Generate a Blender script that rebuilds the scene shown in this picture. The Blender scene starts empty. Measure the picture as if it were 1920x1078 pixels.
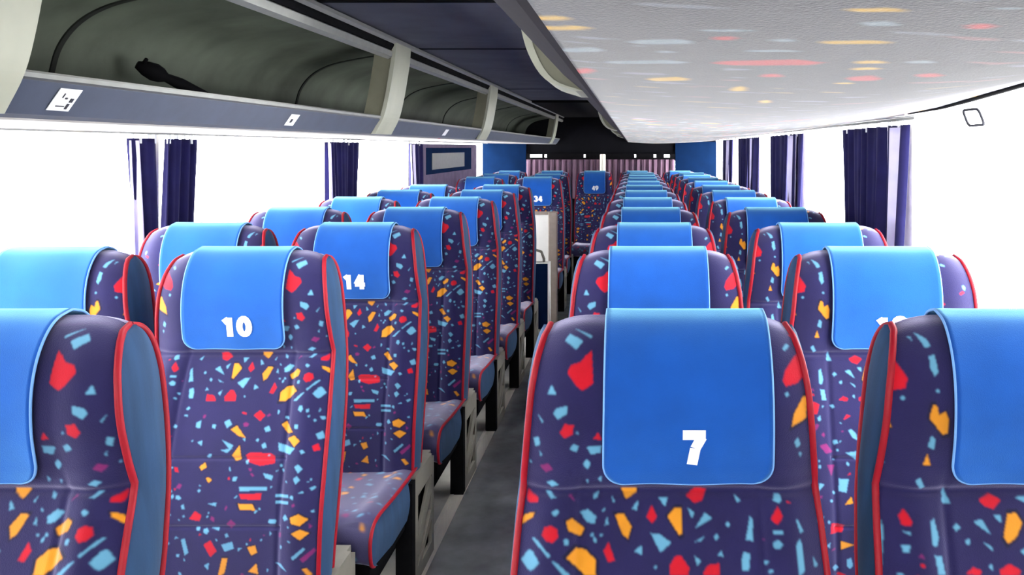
import bpy, bmesh, math, random
import numpy as np
from mathutils import Vector, Matrix

# ------------------------------------------------------------------ camera, world, exposure
S = bpy.context.scene
C = S.collection
CAMH = 1.53                      # eye height above datum; platform top is PZ, sunken aisle floor is AZ
PZ, AZ = 0.06, -0.03
FPX, VX, VY = 1560.0, 1185.0, 277.0
cd = bpy.data.cameras.new('camera')
cam = bpy.data.objects.new('camera', cd)
C.objects.link(cam)
cam.location = (0, 0, CAMH)
cam.rotation_euler = (math.pi / 2, 0, 0)
cd.sensor_width = 36
cd.lens = FPX / 1920 * 36
cd.shift_x = -(VX - 960) / 1920
cd.shift_y = -(539 - VY) / 1920
cd.clip_start = 0.03
cd.clip_end = 200
S.camera = cam
w = bpy.data.worlds.new('overcast_sky')
S.world = w
w.use_nodes = True
bg = w.node_tree.nodes['Background']
bg.inputs[0].default_value = (1.0, 1.0, 1.0, 1)
bg.inputs[1].default_value = 13.0
S.view_settings.view_transform = 'Standard'
S.view_settings.look = 'None'
S.view_settings.gamma = 1
S.view_settings.use_curve_mapping = False
S.view_settings.exposure = 0.35
S.cycles.max_bounces = 10
S.cycles.diffuse_bounces = 6
S.cycles.glossy_bounces = 4
S.cycles.transparent_max_bounces = 12
S.cycles.use_denoising = True

rnd = random.Random(7)

# ------------------------------------------------------------------ materials
def mat(name, col, rough=0.6, metal=0.0, sheen=0.0, sheen_tint=(1, 1, 1), bump=0.0, bscale=200, noise=0.0, nscale=20, spec=0.3, attr=None, srough=0.5, stretch=None):
    m = bpy.data.materials.new(name)
    m.use_nodes = True
    nt = m.node_tree
    b = nt.nodes['Principled BSDF']
    b.inputs['Base Color'].default_value = (*col, 1)
    b.inputs['Roughness'].default_value = rough
    b.inputs['Metallic'].default_value = metal
    b.inputs['Specular IOR Level'].default_value = spec
    if sheen:
        b.inputs['Sheen Weight'].default_value = sheen
        b.inputs['Sheen Roughness'].default_value = srough
        b.inputs['Sheen Tint'].default_value = (*sheen_tint, 1)
    tc = nt.nodes.new('ShaderNodeTexCoord')
    src = tc.outputs['Object']
    if stretch:
        mp = nt.nodes.new('ShaderNodeMapping')
        mp.inputs['Scale'].default_value = stretch
        nt.links.new(src, mp.inputs['Vector'])
        src = mp.outputs[0]
    colout = None
    if attr:
        a = nt.nodes.new('ShaderNodeAttribute')
        a.attribute_name = attr
        colout = a.outputs['Color']
    if noise:
        n = nt.nodes.new('ShaderNodeTexNoise')
        n.inputs['Scale'].default_value = nscale
        n.inputs['Detail'].default_value = 5
        nt.links.new(src, n.inputs['Vector'])
        mr = nt.nodes.new('ShaderNodeMapRange')
        mr.inputs['From Min'].default_value = 0.3
        mr.inputs['From Max'].default_value = 0.7
        mr.inputs['To Min'].default_value = 1 - noise
        mr.inputs['To Max'].default_value = 1 + noise
        nt.links.new(n.outputs['Fac'], mr.inputs['Value'])
        mx = nt.nodes.new('ShaderNodeVectorMath')
        mx.operation = 'SCALE'
        if colout:
            nt.links.new(colout, mx.inputs[0])
        else:
            mx.inputs[0].default_value = col
        nt.links.new(mr.outputs[0], mx.inputs['Scale'])
        colout = mx.outputs[0]
    if colout:
        nt.links.new(colout, b.inputs['Base Color'])
    if bump:
        n2 = nt.nodes.new('ShaderNodeTexNoise')
        n2.inputs['Scale'].default_value = bscale
        n2.inputs['Detail'].default_value = 3
        nt.links.new(src, n2.inputs['Vector'])
        bp = nt.nodes.new('ShaderNodeBump')
        bp.inputs['Strength'].default_value = bump
        bp.inputs['Distance'].default_value = 0.002
        nt.links.new(n2.outputs['Fac'], bp.inputs['Height'])
        nt.links.new(bp.outputs[0], b.inputs['Normal'])
    return m

M = {}
M['plush'] = mat('patterned_plush', (0.03, 0.02, 0.1), 0.85, sheen=0.9, srough=.45, sheen_tint=(0.75, 0.72, 1), bump=0.25, bscale=500, noise=0.12, nscale=12, spec=0.15, attr='pattern')
M['plush_seat'] = mat('glare_patterned_plush', (0.03, 0.02, 0.1), 0.6, sheen=1.0, srough=.3, sheen_tint=(0.85, 0.82, 1), bump=0.25, bscale=500, noise=0.12, nscale=12, spec=0.4, attr='pattern')  # cushion copy of the plush, made paler to imitate window glare
M['blue_cloth'] = mat('bright_blue_cloth', (0.002, 0.066, 0.37), 0.8, sheen=1.0, sheen_tint=(0.35, 0.85, 1), srough=.5, bump=0.2, bscale=600, noise=0.10, nscale=14, spec=0.15)
M['blue_edge'] = mat('pale_blue_edging', (0.16, 0.36, 0.72), 0.7)
M['side_cloth'] = mat('steel_blue_cloth', (0.014, 0.048, 0.12), 0.75, sheen=0.12, sheen_tint=(0.6, 0.8, 1), noise=0.2, nscale=9, bump=0.2, bscale=300, spec=0.25, stretch=(1, 4, 0.6))
M['red'] = mat('red_piping', (0.30, 0.001, 0.012), 0.55, sheen=0.05, sheen_tint=(1, 0.5, 0.7), noise=0.1, nscale=40)
M['white_print'] = mat('white_print', (0.85, 0.87, 0.9), 0.6, noise=0.03, nscale=90)
M['black'] = mat('black_plastic', (0.005, 0.005, 0.006), 0.9, noise=0.2, nscale=30, spec=0.05)
M['grey_plastic'] = mat('grey_plastic', (0.2, 0.19, 0.16), 0.5, noise=0.12, nscale=12)
M['cream'] = mat('cream_plastic', (0.36, 0.37, 0.30), 0.45, noise=0.1, nscale=8)
M['cream_bright'] = mat('pale_aluminium_trim', (0.92, 0.88, 0.76), 0.3, noise=0.06, nscale=25)
M['ceil'] = mat('slate_ceiling_carpet', (0.095, 0.10, 0.128), 0.8, noise=0.15, nscale=6, bump=0.3, bscale=300, spec=0.2)
M['rear_shade'] = mat('rear_shade_black', (0.004, 0.004, 0.006), 0.9, noise=0.2, nscale=6, spec=0.1)  # near-black colour holds the shade of the curtained rear end
M['lining'] = mat('olive_rack_lining', (0.09, 0.105, 0.082), 0.6, noise=0.28, nscale=5, bump=0.2, bscale=60)
M['seam'] = mat('dark_seam', (0.01, 0.012, 0.01), 0.8, noise=0.1)
M['lip'] = mat('slate_blue_fascia', (0.030, 0.042, 0.078), 0.7, noise=0.12, nscale=20, sheen=0.2)
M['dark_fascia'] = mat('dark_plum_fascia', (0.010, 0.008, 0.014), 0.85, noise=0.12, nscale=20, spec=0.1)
M['rail'] = mat('grey_aluminium_rail', (0.22, 0.225, 0.215), 0.35, noise=0.08, nscale=30)
M['wall'] = mat('grey_wall_cloth', (0.5, 0.5, 0.52), 0.8, noise=0.1, nscale=10)
M['curtain'] = mat('navy_curtain_cloth', (0.010, 0.009, 0.055), 0.8, spec=0.1, sheen=0.12, sheen_tint=(0.75, 0.7, 1), noise=0.2, nscale=12, bump=0.2, bscale=250)
M['divider_plate'] = mat('olive_grey_plastic', (0.17, 0.17, 0.12), 0.5, noise=0.15, nscale=10)
M['curtain_pale'] = mat('pale_curtain_lining', (0.62, 0.58, 0.82), 0.7, noise=0.1, nscale=12, bump=0.2, bscale=250)
M['mauve'] = mat('mauve_striped_curtain', (0.17, 0.10, 0.15), 0.8, noise=0.45, nscale=10, stretch=(9, 1, 0.2))
M['navy_panel'] = mat('deep_blue_panel', (0.002, 0.012, 0.045), 0.9, spec=0.05, noise=0.15, nscale=8)
M['mauve_panel'] = mat('mauve_grey_panel', (0.12, 0.09, 0.15), 0.7, noise=0.2, nscale=10)
M['white_panel'] = mat('white_laminate', (0.85, 0.85, 0.82), 0.4, noise=0.03, nscale=10)
M['brown_post'] = mat('taupe_post', (0.3, 0.25, 0.22), 0.4, noise=0.1, nscale=20)
M['fabric_grey'] = mat('grey_confetti_cloth', (0.3, 0.3, 0.34), 0.85, sheen=0.2, srough=.3, noise=0.06, nscale=30, bump=0.35, bscale=450, spec=0.1, attr='pattern')
M['ink'] = mat('dark_ink', (0.03, 0.03, 0.04), 0.7, noise=0.1)
M['sticker'] = mat('white_sticker_paper', (0.75, 0.77, 0.8), 0.5, noise=0.04, nscale=60)

# vinyl aisle floor: dark, scuffed and glossy
m = mat('dark_glossy_vinyl', (0.20, 0.215, 0.225), 0.25, noise=0.3, nscale=7, bump=0.05, bscale=40, spec=0.6)
M['vinyl'] = m
M['platform'] = mat('pale_grey_vinyl', (0.62, 0.61, 0.55), 0.5, noise=0.12, nscale=12)

g = bpy.data.materials.new('window_glass')
g.use_nodes = True
nt = g.node_tree
nt.nodes.remove(nt.nodes['Principled BSDF'])
tr = nt.nodes.new('ShaderNodeBsdfTransparent')
gl = nt.nodes.new('ShaderNodeBsdfGlossy')
gl.inputs['Roughness'].default_value = 0.02
mx = nt.nodes.new('ShaderNodeMixShader')
mx.inputs[0].default_value = 0.03
nt.links.new(tr.outputs[0], mx.inputs[1])
nt.links.new(gl.outputs[0], mx.inputs[2])
nt.links.new(mx.outputs[0], nt.nodes['Material Output'].inputs[0])
M['glass'] = g

# ------------------------------------------------------------------ helpers
def link(o, parent=None):
    C.objects.link(o)
    if parent is not None:
        o.parent = parent
    return o

def tag(o, label=None, cat=None, group=None, kind=None):
    if label: o['label'] = label
    if cat: o['category'] = cat
    if group: o['group'] = group
    if kind: o['kind'] = kind
    return o

def empty(name, loc):
    o = bpy.data.objects.new(name, None)
    o.empty_display_size = 0.1
    o.location = loc
    return link(o)

class MB:
    def __init__(s):
        s.v, s.f, s.mi = [], [], []
    def add(s, vs, fs, mi=0):
        n = len(s.v)
        s.v += [tuple(p) for p in vs]
        s.f += [tuple(i + n for i in f) for f in fs]
        s.mi += [mi] * len(fs)
    def box(s, x0, x1, y0, y1, z0, z1, mi=0):
        vs = [(x, y, z) for x in (x0, x1) for y in (y0, y1) for z in (z0, z1)]
        s.add(vs, [(0, 1, 3, 2), (4, 6, 7, 5), (0, 4, 5, 1), (2, 3, 7, 6), (0, 2, 6, 4), (1, 5, 7, 3)], mi)
    def tube(s, pts, r, n=8, closed=False, mi=0):
        pts = [Vector(p) for p in pts]
        N = len(pts)
        vs, fs = [], []
        up = None
        for i, p in enumerate(pts):
            a = pts[i - 1] if (i > 0 or closed) else p
            b = pts[(i + 1) % N] if (i < N - 1 or closed) else p
            t = (b - a).normalized()
            if up is None:
                up = Vector((0, 0, 1)) if abs(t.z) < 0.8 else Vector((1, 0, 0))
            side = t.cross(up).normalized()
            up = side.cross(t).normalized()
            rr = float(r[i]) if isinstance(r, (list, tuple)) else r
            for k in range(n):
                an = 2 * math.pi * k / n
                vs.append(p + rr * (math.cos(an) * side + math.sin(an) * up))
        segs = N if closed else N - 1
        for i in range(segs):
            for k in range(n):
                a, b = i * n + k, i * n + (k + 1) % n
                c, d = ((i + 1) % N) * n + (k + 1) % n, ((i + 1) % N) * n + k
                fs.append((a, b, c, d))
        if not closed:
            fs.append(tuple(range(n - 1, -1, -1)))
            fs.append(tuple((N - 1) * n + k for k in range(n)))
        s.add(vs, fs, mi)
    def sweep(s, prof, ys, closed=True, mi=0, fn=None):
        """extrude an (x, z) outline along y; fn(x, z, y) may bend it"""
        n = len(prof)
        vs = []
        for y in ys:
            for (x, z) in prof:
                vs.append(fn(x, z, y) if fn else (x, y, z))
        fs = []
        for i in range(len(ys) - 1):
            for k in range(n if closed else n - 1):
                a, b = i * n + k, i * n + (k + 1) % n
                fs.append((a, b, b + n, a + n))
        if closed:
            fs.append(tuple(range(n - 1, -1, -1)))
            fs.append(tuple((len(ys) - 1) * n + k for k in range(n)))
        s.add(vs, fs, mi)
    def mesh(s, name, mats, smooth=False, bevel=0):
        me = bpy.data.meshes.new(name)
        me.from_pydata(s.v, [], s.f)
        for m in (mats if isinstance(mats, (list, tuple)) else [mats]):
            me.materials.append(m)
        me.polygons.foreach_set('material_index', s.mi)
        bm = bmesh.new(); bm.from_mesh(me)
        bmesh.ops.recalc_face_normals(bm, faces=bm.faces)
        bm.to_mesh(me); bm.free()
        if smooth:
            me.polygons.foreach_set('use_smooth', [True] * len(me.polygons))
        me.update()
        return me
    def build(s, name, mats, parent=None, smooth=False, bevel=0):
        o = bpy.data.objects.new(name, s.mesh(name, mats, smooth))
        link(o, parent)
        if bevel:
            b = o.modifiers.new('bevel', 'BEVEL'); b.width = bevel; b.segments = 2; b.limit_method = 'ANGLE'
        return o

def grid_mesh(name, P, mats, colors=None, smooth=True, flip=False):
    """P: array (n, m, 3) -> quad mesh, optional per-vertex colours"""
    n, m_ = P.shape[:2]
    me = bpy.data.meshes.new(name)
    idx = np.arange(n * m_).reshape(n, m_)
    q = np.stack([idx[:-1, :-1], idx[:-1, 1:], idx[1:, 1:], idx[1:, :-1]], -1).reshape(-1, 4)
    if flip:
        q = q[:, ::-1]
    me.vertices.add(n * m_)
    me.vertices.foreach_set('co', P.reshape(-1).astype(np.float32))
    me.loops.add(q.size)
    me.loops.foreach_set('vertex_index', q.reshape(-1).astype(np.int32))
    me.polygons.add(len(q))
    me.polygons.foreach_set('loop_start', np.arange(0, q.size, 4, dtype=np.int32))
    me.polygons.foreach_set('use_smooth', np.ones(len(q), dtype=bool))
    for mm in (mats if isinstance(mats, (list, tuple)) else [mats]):
        me.materials.append(mm)
    me.update(calc_edges=True)
    if colors is not None:
        a = me.color_attributes.new('pattern', 'FLOAT_COLOR', 'POINT')
        col = np.ones((n * m_, 4), np.float32)
        col[:, :3] = colors.reshape(-1, 3)
        a.data.foreach_set('color', col.reshape(-1))
    me.validate()
    return me

def obj(name, me, parent=None):
    return link(bpy.data.objects.new(name, me), parent)

# ------------------------------------------------------------------ seat geometry (local: +x right, -y towards the aisle's front end, z up, datum heights)
FRONT = [(-.170, .40), (-.172, .48), (-.168, .58), (-.150, .68), (-.122, .78), (-.094, .87), (-.066, .94), (-.048, .985), (-.056, 1.03),
         (-.066, 1.09), (-.064, 1.15), (-.048, 1.20), (-.018, 1.237), (.020, 1.2505)]
BACK = [(.020, 1.2505), (.052, 1.240), (.074, 1.21), (.086, 1.15), (.088, 1.05), (.074, .95), (.052, .85), (.026, .74), (-.002, .62), (-.03, .50), (-.045, .40)]

def catmull(pts, per=14):
    P = [np.array(p, float) for p in pts]
    P = [2 * P[0] - P[1]] + P + [2 * P[-1] - P[-2]]
    out = []
    for i in range(1, len(P) - 2):
        for k in range(per):
            t = k / per
            a, b, c, d = P[i - 1], P[i], P[i + 1], P[i + 2]
            out.append(0.5 * ((2 * b) + (-a + c) * t + (2 * a - 5 * b + 4 * c - d) * t * t + (-a + 3 * b - 3 * c + d) * t ** 3))
    out.append(P[-2])
    return np.array(out)

_f = catmull(FRONT); _b = catmull(BACK)
PROF = np.vstack([_f, _b[1:]])
ARC = np.concatenate([[0], np.cumsum(np.hypot(*np.diff(PROF, axis=0).T))])
V_TOP = ARC[len(_f) - 1]
V_END = ARC[-1]
def prof(v):
    return np.interp(v, ARC, PROF[:, 0]), np.interp(v, ARC, PROF[:, 1])
def prof_n(v):
    e = 0.002
    y0, z0 = prof(np.clip(v - e, 0, V_END)); y1, z1 = prof(np.clip(v + e, 0, V_END))
    dy, dz = y1 - y0, z1 - z0
    l = np.hypot(dy, dz) + 1e-9
    return -dz / l, dy / l          # outward normal: front faces -y
def half_w(z):
    return np.interp(z, [.40, .55, .70, .85, .95, 1.05, 1.15, 1.20, 1.235, 1.251], [.238, .242, .244, .242, .236, .226, .217, .209, .200, .193])
V_FRONT_Z = np.interp(np.arange(0.4, 1.2505, 0.001), _f[:, 1], ARC[:len(_f)])
def z_to_v(z):
    return float(np.interp(z, np.arange(0.4, 1.2505, 0.001), V_FRONT_Z))
V_SEAM = z_to_v(.985); V_S2 = z_to_v(.74); V_S3 = z_to_v(.58)

def surf(x, v, off=0.0):
    """a point of the padded front/top/back surface, pushed out by off"""
    y, z = prof(v)
    ny, nz = prof_n(v)
    u = np.abs(x) / half_w(z)
    low = 1 / (1 + np.exp((v - V_SEAM) / .02))          # 1 below the headrest seam
    front = 1 / (1 + np.exp((v - V_TOP + .02) / .02))
    r = .016 * np.clip(u, 0, 1.05) ** 7
    r = r - .016 * np.exp(-((u - .78) / .16) ** 2) * low
    r = r - .007 * np.exp(-((u - .75) / .2) ** 2) * (1 - low) * front
    r = r + .006 * np.exp(-((v - V_SEAM) / .007) ** 2)
    r = r + .004 * np.exp(-((v - V_S2) / .005) ** 2) * (u < .62)
    r = r + .004 * np.exp(-((v - V_S3) / .005) ** 2) * (u < .62)
    r = r + .004 * np.exp(-((u - .60) / .03) ** 2) * low
    o = off - r
    return np.stack(np.broadcast_arrays(x, y + ny * o, z + nz * o - PZ), -1)

NAVY = (.013, .011, .066); AMBER = (.66, .26, .012); RED = (.50, .004, .014); SKY = (.11, .32, .48); PLUM = (.18, .012, .11)

def crop2local(cx, cy, ox, oy, sc, d0, xc):
    px, py = ox + cx / sc, oy + cy / sc
    z = 1.1
    for _ in range(8):
        yy = float(np.interp(np.clip(z, .4, 1.25), _f[:, 1], _f[:, 0]))
        d = d0 + yy
        z = CAMH - (py - VY) * d / FPX
    return (px - VX) * d / FPX - xc, z_to_v(z)

A7 = """S 290,165 310,140 362,170 335,203|S 325,120 400,150 392,158|R 300,290 315,260 350,250 372,225 395,205 400,330 360,358 335,340|S 220,375 238,335 258,375
S 243,445 262,425 300,415 300,445 262,468|S 180,450 205,485 198,488|R 270,520 290,485 325,490 320,525 290,538|R 400,545 420,520 432,550|S 165,555 185,545 192,575 172,585
S 308,580 325,560 345,570 335,592|S 375,575 432,572 430,600 390,603|S 360,640 375,622 390,640 378,662|P 190,655 225,640 242,660 215,675|S 220,710 245,700 268,715 240,727
S 215,750 235,748 258,775 240,778|S 372,700 382,703 380,722|R 140,750 185,775 185,795 140,790|A 105,865 130,840 172,832 165,850 120,878|S 238,835 262,822 270,838 250,852
A 296,870 320,858 365,895 350,925 305,905|S 348,830 380,822 412,850 405,878 375,870|R 202,920 212,892 240,885 262,900 266,930 245,950 218,945|A 485,842 520,840 550,890 535,935 515,920
A 508,742 570,742 568,755 528,780|S 550,820 578,782 570,825|S 655,775 690,775 680,812|R 608,850 628,805 648,850 630,878|A 690,850 720,815 742,815 748,915 735,922|R 762,768 800,738 840,745 825,785 795,797
S 768,815 795,835 785,858|S 798,895 835,835 865,855|S 625,915 660,920 705,952 662,990|S 795,950 838,925 822,945|S 915,880 925,868 936,880 925,893|S 872,930 882,916 892,930 878,945
S 945,760 975,785 962,795|R 1090,860 1115,812 1135,850 1115,882|S 996,940 1010,850 1022,860 1022,945|S 1098,905 1135,903 1135,920 1098,920|S 1100,950 1118,940 1137,958 1118,978 1102,970
S 1186,860 1196,865 1217,905 1205,917|S 1188,960 1205,930 1224,1060 1200,1078|S 978,1030 985,990 1012,992 1008,1060 980,1060|S 1256,1000 1280,1040 1265,1048|A 298,1010 335,972 370,978 410,1020 410,1082 370,1080
S 115,1020 145,980 162,982 192,1030 155,1064|S 163,935 172,930 234,1000 226,1010|S 240,1020 262,1030 312,1078 290,1082|S 285,940 302,935 307,960 290,962|R 440,985 460,950 484,1020 460,1030
S 560,985 588,962 590,1000|R 700,1040 718,1008 740,1000 775,1050 770,1082 702,1082|R 828,1070 850,1040 890,1033 896,1082 835,1082|S 795,1000 820,1025 805,1042|S 885,1000 900,985 910,1008|S 635,1045 650,1040 645,1058
R 1140,320 1150,280 1185,225 1205,200 1228,300 1200,330 1150,342|R 1160,125 1200,112 1202,148|A 1175,500 1185,450 1225,385 1242,390 1236,475|S 1185,560 1200,545 1212,575 1195,584|S 1203,600 1216,608 1210,627|S 1147,370 1158,364 1165,376 1152,383
S 1138,195 1155,170 1166,175 1150,202|S 420,700 432,690 430,712|S 330,520 340,512 345,525|S 150,640 160,650 150,655|S 470,765 486,790 478,795|S 190,600 200,612 192,618|S 700,690 712,700 700,706"""
A10 = """R 975,455 1000,435 1020,455 1000,477|A 885,510 910,495 942,542 915,535|A 890,612 920,572 926,625 905,632|A 1085,490 1105,478 1132,520 1110,524|A 1110,545 1140,533 1162,555 1140,577
S 1072,562 1142,583 1120,607 1073,592|R 944,610 962,600 1040,603 1057,612 1057,642 1000,652 950,635|A 763,657 785,638 792,658 770,670|A 786,700 800,697 812,708 798,718|S 850,550 895,572 882,592|S 845,590 890,585 870,602
S 918,735 1026,733 1025,749 918,750|R 918,763 1005,760 1000,786 925,782|A 913,800 970,803 980,826 920,823|S 1060,762 1116,762 1116,773 1060,773|S 1060,788 1116,788 1116,800 1060,800|R 722,860 745,828 770,845 762,868
P 868,880 884,862 905,880 884,896|A 1123,850 1155,836 1188,860 1160,882 1128,872|A 1128,910 1160,895 1190,915 1160,937|R 778,960 805,943 830,985 805,1008|A 948,970 980,963 987,990 965,1002|S 848,960 890,948 897,975 860,987
S 690,940 705,935 719,990 705,1002|S 1128,1000 1170,968 1177,976 1135,1012|P 1158,1010 1205,978 1213,990 1170,1027|A 833,1090 850,1013 872,1013 860,1070|A 953,1065 985,1033 992,1075|S 1140,655 1155,645 1172,662 1155,680|S 1135,700 1150,690 1162,705 1145,722
S 1010,680 1050,690 1045,708 1020,700|S 860,480 880,470 890,490 870,505|S 750,485 770,475 765,505 748,502|S 1015,505 1035,495 1042,515 1022,520|S 1218,528 1240,515 1250,545 1225,548|R 1205,575 1225,565 1232,590 1210,595|S 1228,785 1250,780 1248,812 1232,810
S 1005,570 1020,560 1025,580 1010,585|S 755,560 775,553 770,575|S 795,800 830,795 825,810|R 1240,660 1255,655 1250,690|S 1035,860 1065,862 1058,878 1030,875|S 810,895 840,893 838,905|A 1165,1050 1180,1050 1200,1080 1185,1085|S 1108,1055 1060,1030 1085,1028|S 780,1040 800,1030 795,1060"""
B8 = """S 660,128 705,160 722,190 700,192|S 635,138 650,143 656,162|S 715,225 735,222 750,290 735,302 720,270|R 556,210 575,212 602,240 642,310 636,350 590,362 552,350|R 556,125 592,130 585,190 560,200|A 545,480 565,450 588,512 556,517
A 717,462 730,413 746,415 752,450 777,438 790,470 786,522 765,524 740,492|S 710,570 725,525 740,545 732,582|A 693,640 708,598 720,642|S 663,700 680,688 695,725 680,737|S 762,795 772,733 797,800|S 615,390 625,380 636,392 625,400|S 740,358 748,350 756,362 746,368
S 548,565 556,555 565,575 552,580|R 603,845 620,820 650,872 642,887 615,882|S 716,870 730,858 750,930 742,964 725,962|S 535,950 545,858 556,900 550,1082 536,1082|S 733,1000 760,1003 777,1072 750,1078|S 613,958 642,958 642,987 620,987|S 468,917 490,858 492,902
S 482,1000 497,1000 494,1045 484,1040|R 903,785 945,760 987,785 960,820 930,812|S 1035,775 1085,768 1085,800|A 998,930 1012,838 1042,836 1067,875 1045,932 1015,957|S 883,870 915,860 952,922|S 958,845 987,842 987,877|S 806,892 820,878 835,892 820,908
S 855,945 868,935 875,955 860,962|S 918,948 958,970 955,985|R 858,1072 885,1048 917,1060 912,1082|R 983,1060 1020,1033 1062,1060 1057,1082 990,1082|S 1058,985 1087,968 1087,1012|S 940,1045 955,1035 958,1060|S 615,905 645,910 642,922|S 550,640 560,655 548,662"""

def parse(txt, ox, oy, sc, d0, xc, mirror=False):
    out = []
    for item in txt.replace('\n', '|').split('|'):
        k, *pts = item.split()
        poly = []
        for p in pts:
            a, b = map(float, p.split(','))
            x, v = crop2local(a, b, ox, oy, sc, d0, xc)
            poly.append((-x if mirror else x, v))
        out.append((k, poly))
    return out

def shards(r, n, x0, x1, v0, v1, size=(.006, .022), avoid=()):
    out, cen = [], [(sum(p[0] for p in q) / len(q), sum(p[1] for p in q) / len(q), .02) for _, q in avoid]
    tries = 0
    while len(out) < n and tries < n * 30:
        tries += 1
        s = r.uniform(*size)
        x, v = r.uniform(x0, x1), r.uniform(v0, v1)
        if any(math.hypot(x - a, v - b) < (s + c) * .9 for a, b, c in cen):
            continue
        cen.append((x, v, s))
        k = r.choice('SSSSSRRAAP') if s > .011 else r.choice('SSSSSSPR')
        m = r.choice((3, 4, 4, 5))
        a0, st, sa = r.uniform(0, 6.28), r.uniform(.35, .9), r.uniform(0, 3.14)
        poly = []
        for i in range(m):
            an = a0 + 6.283 * (i + r.uniform(-.2, .2)) / m
            dx, dv = s * math.cos(an), s * st * math.sin(an)
            poly.append((x + dx * math.cos(sa) - dv * math.sin(sa), v + dx * math.sin(sa) + dv * math.cos(sa)))
        out.append((k, poly))
    return out

PALETTE = {'S': SKY, 'R': RED, 'A': AMBER, 'P': PLUM, 'K': (.006, .006, .025)}
def paint(X, Y, polys, base, palette=PALETTE):
    col = np.empty(X.shape + (3,), np.float32)
    col[:] = base
    if palette is PALETTE:
        halo = []
        for k, q in polys:
            if k == 'A':
                cx, cy = sum(p[0] for p in q) / len(q), sum(p[1] for p in q) / len(q)
                halo.append(('K', [(cx + (p[0] - cx) * 1.28, cy + (p[1] - cy) * 1.28) for p in q]))
        polys = halo + list(polys)
    for k, q in polys:
        xs = [p[0] for p in q]; ys = [p[1] for p in q]
        box = (X >= min(xs)) & (X <= max(xs)) & (Y >= min(ys)) & (Y <= max(ys))
        if not box.any():
            continue
        r, c = np.where(box)
        px, py = X[r, c], Y[r, c]
        ins = np.zeros(px.shape, bool)
        j = len(q) - 1
        for i in range(len(q)):
            xi, yi, xj, yj = xs[i], ys[i], xs[j], ys[j]
            if yi != yj:
                ins ^= ((yi > py) != (yj > py)) & (px < (xj - xi) * (py - yi) / (yj - yi) + xi)
            j = i
        col[r[ins], c[ins]] = palette[k]
    col[1:-1] = (col[:-2] + 2 * col[1:-1] + col[2:]) / 4
    col[:, 1:-1] = (col[:, :-2] + 2 * col[:, 1:-1] + col[:, 2:]) / 4
    return col

SC = 1415 / 680
poly_a = parse(A7, 920, 560, SC, 1.37, .06)
low = parse(A10, 0, 560, SC, 2.25, -1.04, True)
vmax = z_to_v(.86)
poly_a = [p for p in poly_a if min(q[1] for q in p[1]) > z_to_v(.80)] + [p for p in low if max(q[1] for q in p[1]) < z_to_v(.91)]
ra = random.Random(3)
poly_a += shards(ra, 170, -.24, .24, .0, z_to_v(.98), (.003, .009), poly_a)
poly_a += shards(ra, 30, -.22, .22, V_TOP, V_END, (.008, .025))
poly_b = parse(B8, 1400, 560, 1082 / 520, 1.37, .64)
poly_b = [(k, [(x * .97, v) for x, v in q]) for k, q in poly_b if max(p[0] for p in q) < .02 or min(p[1] for p in q) < z_to_v(.97)]
rb = random.Random(11)
poly_b += shards(rb, 46, .02, .23, z_to_v(.88), V_TOP, (.006, .020), poly_b)
poly_b += shards(rb, 110, -.24, .24, 0, z_to_v(.88), (.006, .022), poly_b)
poly_b += shards(rb, 90, -.24, .24, 0, z_to_v(.97), (.003, .007), poly_b)
poly_b += shards(rb, 30, -.22, .22, V_TOP, V_END, (.008, .025))
def mirror(ps):
    return [(k, [(-x, v) for x, v in q]) for k, q in ps]

NX = 290
vs_ = np.concatenate([np.arange(0, V_TOP + .03, .0017), np.arange(V_TOP + .034, V_END, .02), [V_END]])
def body_mesh(polys):
    v = vs_[:, None]
    y, z = prof(v)
    X = np.linspace(-1, 1, NX)[None, :] * half_w(z)
    V = np.broadcast_to(v, X.shape)
    P = surf(X, V)
    return grid_mesh('backrest', P, M['plush'], paint(X, V, polys, NAVY), flip=True)
bodies = {'a': body_mesh(poly_a), 'am': body_mesh(mirror(poly_a)), 'b': body_mesh(poly_b), 'bm': body_mesh(mirror(poly_b))}

def side_mesh(s):
    n = 60
    vf = np.linspace(0, V_TOP, n); vb = np.linspace(V_END, V_TOP, n)
    yf, zf = prof(vf); yb, zb = prof(vb)
    wf, wb = half_w(zf), half_w(zb)
    F = surf(wf, vf); B = surf(wb, vb)
    rows = []
    for t in np.linspace(0, 1, 9):
        p = F * (1 - t) + B * t
        p[:, 0] = s * (p[:, 0] + .014 * math.sin(math.pi * t))
        rows.append(p)
    P = np.array(rows)
    return grid_mesh('side_panel', P, M['side_cloth'], flip=(s > 0))
def piping_mesh(s):
    mb = MB()
    v = np.concatenate([np.linspace(0, V_TOP - .06, 50), np.linspace(V_TOP - .055, V_TOP + .08, 24), np.linspace(V_TOP + .1, V_END, 30)])
    y, z = prof(v)
    p = surf(half_w(z), v)
    p[:, 0] = s * (p[:, 0] + .002)
    mb.tube([tuple(q) for q in p], .0058, 8)
    return mb.mesh('piping', M['red'], True)
sides = {s: side_mesh(s) for s in (-1, 1)}
pipes = {s: piping_mesh(s) for s in (-1, 1)}

def back_base_mesh():
    mb = MB()
    mb.box(-.225, .225, -.16, -.05, .38 - PZ, .405 - PZ)
    return mb.mesh('backrest_base', M['black'])
base_me = back_base_mesh()

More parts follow.
